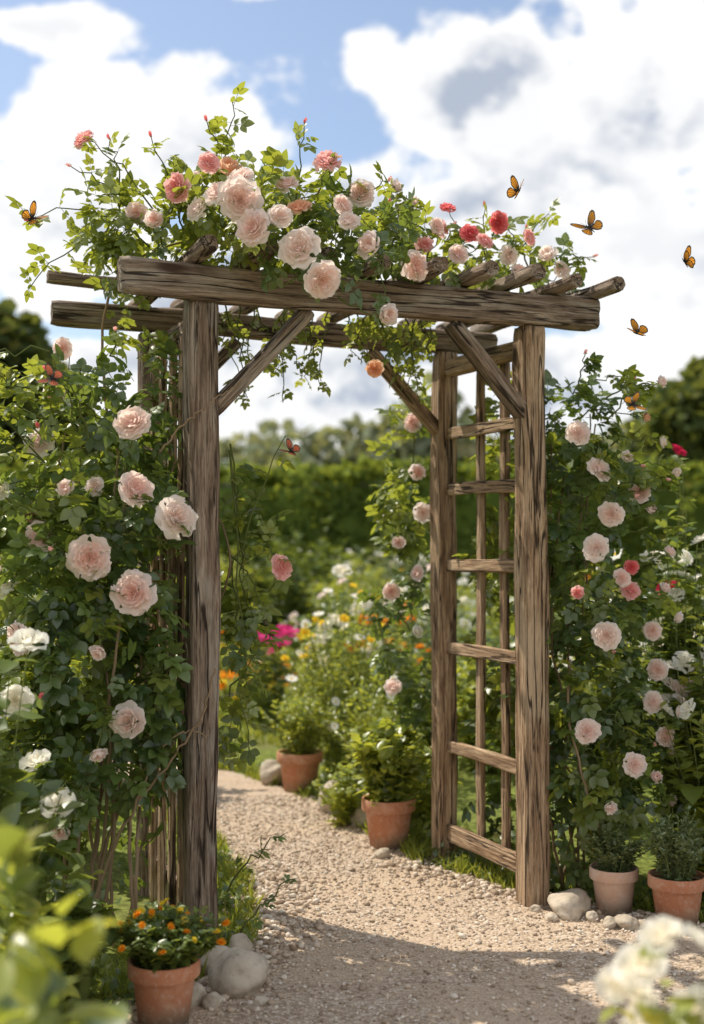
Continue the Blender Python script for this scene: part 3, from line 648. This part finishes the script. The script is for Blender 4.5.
# shared shrubs filling the garden
kinds=[]
spec=[(GREENLEAF,None,0,0,LEAF,.08),(LIMELEAF,F_WHITE,DAISY,24,LEAFN,.08),(GREENLEAF,F_YELLOW,MARI,18,LEAF,.07),(GREYLEAF,WHITE,ROSELO,18,LEAF,.06),(GREENLEAF,PALE,ROSELO,12,LEAF,.09),(LIMELEAF,None,0,0,LEAFN,.11),(LIMELEAF,F_ORANGE,MARI,14,LEAF,.08)]
for i,(lm,fm,fp,nf,lp,ls) in enumerate(spec):
    mb=MB(); pplant(mb,0,0,0,r=.55,h=.9,nst=90,lsize=ls*1.15,p=lp,nl=22,fl=fp,nf=nf,fs=.05,lean=1)
    kinds.append(mb.mesh('garden_shrub_mesh',[lm,STEM]+([fm] if fm else [])))
names=['garden_shrub','daisy_shrub','yellow_flower_shrub','white_rose_shrub','pink_rose_shrub','ornamental_grass','orange_flower_shrub']
cnt=0
while cnt<85:
    x=U(-8,8); y=U(6.2,17.3)
    if pl(y)-.5<x<pr(y)+.5 and y<8.8: continue
    if -4.6<x<.4 and 10.6<y<16.4: continue      # lawn
    if -1.6<x<.6 and 7.8<y<11: continue
    if abs(x)>y*.42+1.0: continue
    cnt+=1; k=random.randrange(7); o=bpy.data.objects.new(names[k],kinds[k]); link(o)
    o.location=(x,y,0); o.rotation_euler=(0,0,U(0,6.28)); s=U(.6,1.15)*(1 if y>8 else .8); o.scale=(s*U(.9,1.2),s,s*U(.8,1.2))
for (x,y,k,s) in [(.75,9.6,3,1.15),(.3,10.5,0,1.1),(-.1,10.8,4,1.0),(1.3,8.4,0,1.1),(.85,7.4,5,.9),(-1.9,6.2,3,1.0),(-1.5,6.9,0,1.1),(-2.4,7.5,4,1.2),(.6,8.4,0,.9),(-.2,9.3,5,.55),(-1.15,10.6,6,.6),(2.0,7.2,1,1.2),(-.6,16.8,0,1.7),(.5,16.6,3,1.6),(-1.9,17,5,1.5),(.1,15.5,5,1.3)]:
    o=bpy.data.objects.new(names[k],kinds[k]); link(o); o.location=(x,y,0); o.rotation_euler=(0,0,U(0,6.28)); o.scale=(s,s,s)

# grass & groundcover
mb=MB()
n=2200; k=rng.random(n)<.5; y=U(3.4,7.5,n); x=np.where(k,pl(y)-np.abs(rng.normal(size=n))*.16+.03,pr(y)+np.abs(rng.normal(size=n))*.16-.02)
ok=(x<2.2)&(nz3(np.stack([x,y,y*0],1),3)>-.1); x=x[ok];y=y[ok];n=len(x)
P=np.stack([x,y,np.zeros(n)],1)
for j in range(5):
    d=np.array([0,0,1.])+rng.normal(size=(n,3))*np.array([.5,.5,.1]); mb.add(blade,frames(d,rng.normal(size=(n,3))),P+rng.normal(size=(n,3))*np.array([.01,.01,0]),np.stack([U(.06,.12,n),U(.03,.09,n),U(.05,.1,n)],1))
mb.obj('grass',[GRASS])
mb=MB(); n=5200; y=U(3.5,7.5,n); k=rng.random(n)<.45
x=np.where(k,pl(y)-np.abs(rng.normal(size=n))*.22,pr(y)+np.abs(rng.normal(size=n))*.22+.02); z=np.abs(rng.normal(size=n))*.025
ok=(nz3(np.stack([x,y,z],1),4)>-.05)&(x<2.0); P=np.stack([x,y,z+.01],1)[ok]
put_leaves(mb,P,np.tile(np.array([[0,0,.5]]),(len(P),1)),.032,LEAFB,0,.9,0,1); mb.obj('ground_cover',[GREENLEAF])
mb=MB(); n=12000; P=np.stack([U(-6,1.0,n),U(8.2,17,n),np.zeros(n)],1)
mb.add(blade,frames(np.array([0,0,1.])+rng.normal(size=(n,3))*.35,rng.normal(size=(n,3))),P,np.stack([np.full(n,.35),U(.05,.10,n),np.full(n,.1)],1)); mb.obj('lawn_grass',[GRASS])

# ------------------------------------------------------------------ hedge
mb=MB(); n=26000
x=U(-15,15,n); top=2.35+.12*np.array([noise.noise(Vector((a*.5,0,0))) for a in x])+.08*np.array([noise.noise(Vector((a*2.2,3,0))) for a in x])
w=rng.random(n); isf=w<.6; z=np.where(isf,U(0,1,n)*top,top); yy=np.where(isf,17.9,17.9+U(0,1.3,n))
P=np.stack([x,yy,z],1); P+=rng.normal(size=(n,3))*np.array([.05,.08,.06]); P[:,1]+=.3*nz3(P,1.1)
o_=np.where(isf[:,None],np.array([0,-1,.3]),np.array([0,-.2,1.]))
ok=nz3(P,1.6)>-.35; P=P[ok];o_=o_[ok]
put_leaves(mb,P,o_,.17,LEAFB,0,.9,.1,.6)
bx=[(-15,18.0,0),(15,18.0,0),(15,19.1,0),(-15,19.1,0),(-15,18.05,2.15),(15,18.05,2.15),(15,19.1,2.15),(-15,19.1,2.15)]
core=proto(bx,[(0,1,5,4),(1,2,6,5),(2,3,7,6),(3,0,4,7),(4,5,6,7)])
mb.add(core,np.eye(3)[None],np.zeros((1,3)),1.0,0,np.zeros(1)); mb.obj('hedge',[HEDGELEAF])

# ------------------------------------------------------------------ trees
def tree_mesh(seed,H,cr,leafm,nl,ls):
    r=np.random.default_rng(seed); mb=MB(); tk=H*.045
    def limb(p0,p1,r0,r1,ns=8):
        vv=[];ff=[]; P=bez(p0,p1,0,None,6,H*.008); 
        for i,p in enumerate(P):
            rr=r0+(r1-r0)*i/5
            for a in range(ns): vv.append((p[0]+rr*math.cos(a*6.283/ns),p[1]+rr*math.sin(a*6.283/ns),p[2]))
        for i in range(5):
            for a in range(ns): ff.append((i*ns+a,i*ns+(a+1)%ns,(i+1)*ns+(a+1)%ns,(i+1)*ns+a))
        mb.add(proto(vv,ff),np.eye(3)[None],np.zeros((1,3)),1.0,1)
    limb((0,0,-.1),(0,0,H*.55),tk,tk*.5)
    cl=[]
    for i in range(16):
        a=i*2.4; h=H*(.34+.5*i/16); rad=cr*(.75-.35*abs(i/16-.35))*r.uniform(.8,1.15)
        c=(rad*math.cos(a),rad*math.sin(a),h); limb((0,0,h*.62),c,tk*.35,tk*.08); cl.append((c,cr*r.uniform(.3,.48)))
    cl.append(((0,0,H*.86),cr*.42))
    for c,rd in cl:
        P,o=ellips(c,(rd,rd,rd*.75),nl,.35,-.25,1.6/ls*.25)
        put_leaves(mb,P,o,ls,CARD,0,.8,.2,.7)
    return mb.mesh('tree_mesh',[leafm,BARK],False)
T1=tree_mesh(1,6.5,2.6,TREELEAF,520,.26); T2=tree_mesh(2,7,3.0,TREELEAF,520,.28)
for me,x,y,s,nm in [(T1,-8.0,25,1.0,'broadleaf_tree'),(T2,-10.8,27,1.05,'broadleaf_tree'),(T2,8.8,29,.84,'broadleaf_tree'),(T1,12.0,27,.85,'broadleaf_tree'),(T1,14.5,30,1,'broadleaf_tree'),(T1,-15,29,1.05,'broadleaf_tree')]:
    o=bpy.data.objects.new(nm,me); link(o); o.location=(x,y,0); o.rotation_euler=(0,0,U(0,6.28)); o.scale=(s,s,s)
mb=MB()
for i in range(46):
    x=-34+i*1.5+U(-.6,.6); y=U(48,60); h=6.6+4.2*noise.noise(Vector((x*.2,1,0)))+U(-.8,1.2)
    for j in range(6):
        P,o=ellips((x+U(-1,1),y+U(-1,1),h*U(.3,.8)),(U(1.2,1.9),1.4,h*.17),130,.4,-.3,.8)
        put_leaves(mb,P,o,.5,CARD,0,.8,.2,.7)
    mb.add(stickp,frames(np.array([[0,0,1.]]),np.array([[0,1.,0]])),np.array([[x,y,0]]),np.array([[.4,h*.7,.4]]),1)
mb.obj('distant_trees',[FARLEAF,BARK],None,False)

# ------------------------------------------------------------------ butterflies
def bfly(name,pos,span,wingmat,head,pitch,yaw,fold):
    bm=bmesh.new(); s=span/2
    fore=[(.02,.12),(.15,.38),(.45,.66),(.78,.84),(.96,.82),(.98,.62),(.84,.38),(.66,.16),(.35,.02),(.02,0)]
    hind=[(.02,.02),(.35,.02),(.64,.06),(.76,-.12),(.74,-.38),(.58,-.6),(.38,-.66),(.2,-.52),(.02,-.18)]
    def T(x,y,z,sd,f): 
        return (sd*(x*math.cos(f)-z*math.sin(f)*1)*s,y*s,(x*math.sin(f)+z)*s)
    for sd in (1,-1):
        for out_,zz in ((fore,.012),(hind,0)):
            cx=sum(p[0] for p in out_)/len(out_); cy=sum(p[1] for p in out_)/len(out_)
            def P(x,y,k,dz=0): return bm.verts.new(T(cx+(x-cx)*k,cy+(y-cy)*k,zz+dz,sd,fold))
            n=len(out_); c=P(cx,cy,1); inn=[P(x,y,.78) for x,y in out_]; o2=[P(x,y,1) for x,y in out_]
            for i in range(n):
                j=(i+1)%n
                f=bm.faces.new((c,inn[i],inn[j])); f.material_index=0
                f=bm.faces.new((inn[i],o2[i],o2[j],inn[j])); f.material_index=1
            rx,ry=.03,(.06 if out_ is fore else -.03)
            for i in range(1,n-1):
                x,y=out_[i]; ex,ey_=cx+(x-cx)*.78,cy+(y-cy)*.78; L=math.hypot(ex-rx,ey_-ry)+1e-6; nx,ny=-(ey_-ry)/L*.012,(ex-rx)/L*.012
                for dz in (.008,-.008):
                    q=[bm.verts.new(T(a,b,zz+dz,sd,fold)) for a,b in ((rx-nx,ry-ny),(rx+nx,ry+ny),(ex+nx,ey_+ny),(ex-nx,ey_-ny))]
                    bm.faces.new(q).material_index=1
                x2,y2=out_[i+1 if i+1<n else i]
                for (dx,dy) in ((x,y),((x+x2)/2,(y+y2)/2)):
                    dx,dy=cx+(dx-cx)*.9,cy+(dy-cy)*.9
                    for dz in (.008,-.008):
                        q=[bm.verts.new(T(dx+a,dy+b,zz+dz,sd,fold)) for a,b in ((-.018,0),(0,-.018),(.018,0),(0,.018))]
                        bm.faces.new(q).material_index=2
    prof=[(.34,.0),(.31,.03),(.25,.035),(.2,.03),(.16,.055),(.05,.06),(-.02,.04),(-.2,.045),(-.42,.03),(-.5,0.002)]
    prev=None
    for y,r in prof:
        ring=[bm.verts.new(((r+.001)*math.cos(a*1.047)*s,y*s,(r+.001)*math.sin(a*1.047)*s)) for a in range(6)]
        if prev:
            for i in range(6): bm.faces.new((prev[i],prev[(i+1)%6],ring[(i+1)%6],ring[i])).material_index=1
        prev=ring
    for sd in (1,-1):
        a=[(0,.3,0),(sd*.14,.55,.08),(sd*.2,.66,.1)]
        for p,q in zip(a,a[1:]):
            w=.01; vs=[bm.verts.new(((p[0]-w)*s,p[1]*s,p[2]*s)),bm.verts.new(((p[0]+w)*s,p[1]*s,p[2]*s)),bm.verts.new(((q[0]+w)*s,q[1]*s,q[2]*s)),bm.verts.new(((q[0]-w)*s,q[1]*s,q[2]*s))]
            bm.faces.new(vs).material_index=1
    me=bpy.data.meshes.new(name); bm.to_mesh(me); bm.free()
    for mm in (wingmat,B_BK,B_WH): me.materials.append(mm)
    o=link(bpy.data.objects.new(name,me))
    o.matrix_basis=Matrix.Translation(pos)@Matrix.Rotation(math.radians(yaw),4,'Z')@Matrix.Rotation(math.radians(pitch),4,'X')@Matrix.Rotation(math.radians(head),4,'Z')
R=math.radians
bfly('butterfly',(-1.03,4.0,2.37),.095,B_OR,-50,70,20,R(38))
bfly('butterfly',(.55,4.1,2.485),.095,B_OR,-25,75,-45,R(48))
bfly('butterfly',(.765,4.0,2.34),.105,B_OR,40,60,-10,R(22))
bfly('butterfly',(1.07,4.0,2.23),.088,B_OR,35,70,50,R(55))
bfly('butterfly',(.94,4.1,2.015),.09,B_OR,60,45,10,R(42))
bfly('butterfly',(.90,4.0,1.77),.082,B_OR,-80,60,5,R(20))
bfly('butterfly',(-.885,3.68,1.81),.085,B_RD,70,60,10,R(20))
bfly('butterfly',(-.20,4.1,1.625),.08,B_RD,60,50,5,R(35))

# ------------------------------------------------------------------ light & sky
el=math.radians(54); ce=math.cos(el)
hd=Vector((-.82,.57,0)).normalized(); S=Vector((hd.x*ce,hd.y*ce,math.sin(el)))
sun=bpy.data.lights.new('sun','SUN'); sun.energy=5.0; sun.angle=math.radians(.5); sun.color=(1,.92,.78)
so=bpy.data.objects.new('sun',sun); col.objects.link(so); so.rotation_mode='QUATERNION'; so.rotation_quaternion=S.to_track_quat('Z','Y'); so.location=(-5,5,10)
w=bpy.data.worlds.new('World'); scn.world=w; w.use_nodes=True; nt=w.node_tree; nt.nodes.clear()
out=nt.nodes.new('ShaderNodeOutputWorld')
sky=nt.nodes.new('ShaderNodeTexSky'); sky.sky_type='NISHITA'; sky.sun_disc=False; sky.sun_elevation=el; sky.sun_rotation=math.atan2(hd.x,hd.y)
sky.dust_density=1.0; sky.air_density=1.0; sky.ozone_density=1.4
bg=nt.nodes.new('ShaderNodeBackground'); nt.links.new(sky.outputs[0],bg.inputs[0]); bg.inputs[1].default_value=.15
tc=nt.nodes.new('ShaderNodeTexCoord').outputs['Generated']
sp=nt.nodes.new('ShaderNodeSeparateXYZ'); nt.links.new(tc,sp.inputs[0])
az=MA(nt,'ARCTAN2',sp.outputs[0],sp.outputs[1]); ev=MA(nt,'ARCSINE',sp.outputs[2])
ae=nt.nodes.new('ShaderNodeCombineXYZ'); nt.links.new(az,ae.inputs[0]); nt.links.new(ev,ae.inputs[1])
nvec=SCALE(nt,tc,(1,1,1.3))
big=NOISE(nt,nvec,9,6,.55,0)
cb=nt.nodes.new('ShaderNodeMapping'); nt.links.new(nvec,cb.inputs[0]); cb.inputs['Location'].default_value=(.016,-.004,-.03)
big2=NOISE(nt,cb.outputs[0],9,5,.55,0)
low=NOISE(nt,nvec,5,1,.5,0)
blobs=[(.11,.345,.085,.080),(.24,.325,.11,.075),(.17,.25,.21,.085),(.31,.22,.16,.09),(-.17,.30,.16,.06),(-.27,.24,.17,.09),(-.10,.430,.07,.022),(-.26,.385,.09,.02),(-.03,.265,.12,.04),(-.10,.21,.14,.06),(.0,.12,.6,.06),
 (.9,.35,.4,.25),(-.9,.35,.35,.22),(2.2,.6,.8,.5),(-2.3,.6,.8,.5),(3.14,.45,.7,.4),(-3.14,.45,.7,.4),(1.4,.9,.5,.25)]  # unseen clouds beside and behind the camera, added for frontal fill light
dm=None
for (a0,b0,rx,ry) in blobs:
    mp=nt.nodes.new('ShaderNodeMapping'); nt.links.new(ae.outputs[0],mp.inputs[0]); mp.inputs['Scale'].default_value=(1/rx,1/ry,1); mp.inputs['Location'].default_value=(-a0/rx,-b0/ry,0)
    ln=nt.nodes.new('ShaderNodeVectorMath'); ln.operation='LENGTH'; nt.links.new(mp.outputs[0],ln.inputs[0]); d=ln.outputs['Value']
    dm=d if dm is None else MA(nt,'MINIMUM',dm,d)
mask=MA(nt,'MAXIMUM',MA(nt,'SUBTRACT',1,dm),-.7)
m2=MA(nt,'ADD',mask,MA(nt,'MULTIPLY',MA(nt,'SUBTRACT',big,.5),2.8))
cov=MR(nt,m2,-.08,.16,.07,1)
rel=MA(nt,'SUBTRACT',big,big2)
sh=MR(nt,rel,-.10,.07,0,1)
lowm=MR(nt,low,.38,.62,.25,1)
dens=MR(nt,m2,.1,.7,0,1)
dark=MA(nt,'MULTIPLY',MA(nt,'MULTIPLY',MA(nt,'SUBTRACT',1,sh),lowm),dens)
dark=MA(nt,'ADD',dark,MA(nt,'MULTIPLY',MA(nt,'MULTIPLY',lowm,dens),.16))
shade=MA(nt,'SUBTRACT',1,dark,None,True)
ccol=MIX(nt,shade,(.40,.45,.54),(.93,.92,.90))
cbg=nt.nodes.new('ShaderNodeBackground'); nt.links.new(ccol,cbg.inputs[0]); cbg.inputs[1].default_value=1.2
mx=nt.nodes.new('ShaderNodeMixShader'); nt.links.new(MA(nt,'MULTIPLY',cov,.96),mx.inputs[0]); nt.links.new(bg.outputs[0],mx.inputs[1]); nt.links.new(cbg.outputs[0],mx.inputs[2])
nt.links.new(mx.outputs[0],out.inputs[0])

# ------------------------------------------------------------------ camera
cam=bpy.data.cameras.new('camera'); co=bpy.data.objects.new('camera',cam); col.objects.link(co)
co.location=(0,0,1.32); co.rotation_euler=(math.radians(90+1.51),0,0)
cam.sensor_fit='VERTICAL'; cam.sensor_height=36; cam.sensor_width=24.75; cam.lens=43.95; cam.clip_end=1500; cam.clip_start=.05
cam.dof.use_dof=True; cam.dof.focus_distance=4.15; cam.dof.aperture_fstop=1.7
scn.camera=co
scn.view_settings.view_transform='Standard'; scn.view_settings.look='None'; scn.view_settings.exposure=0
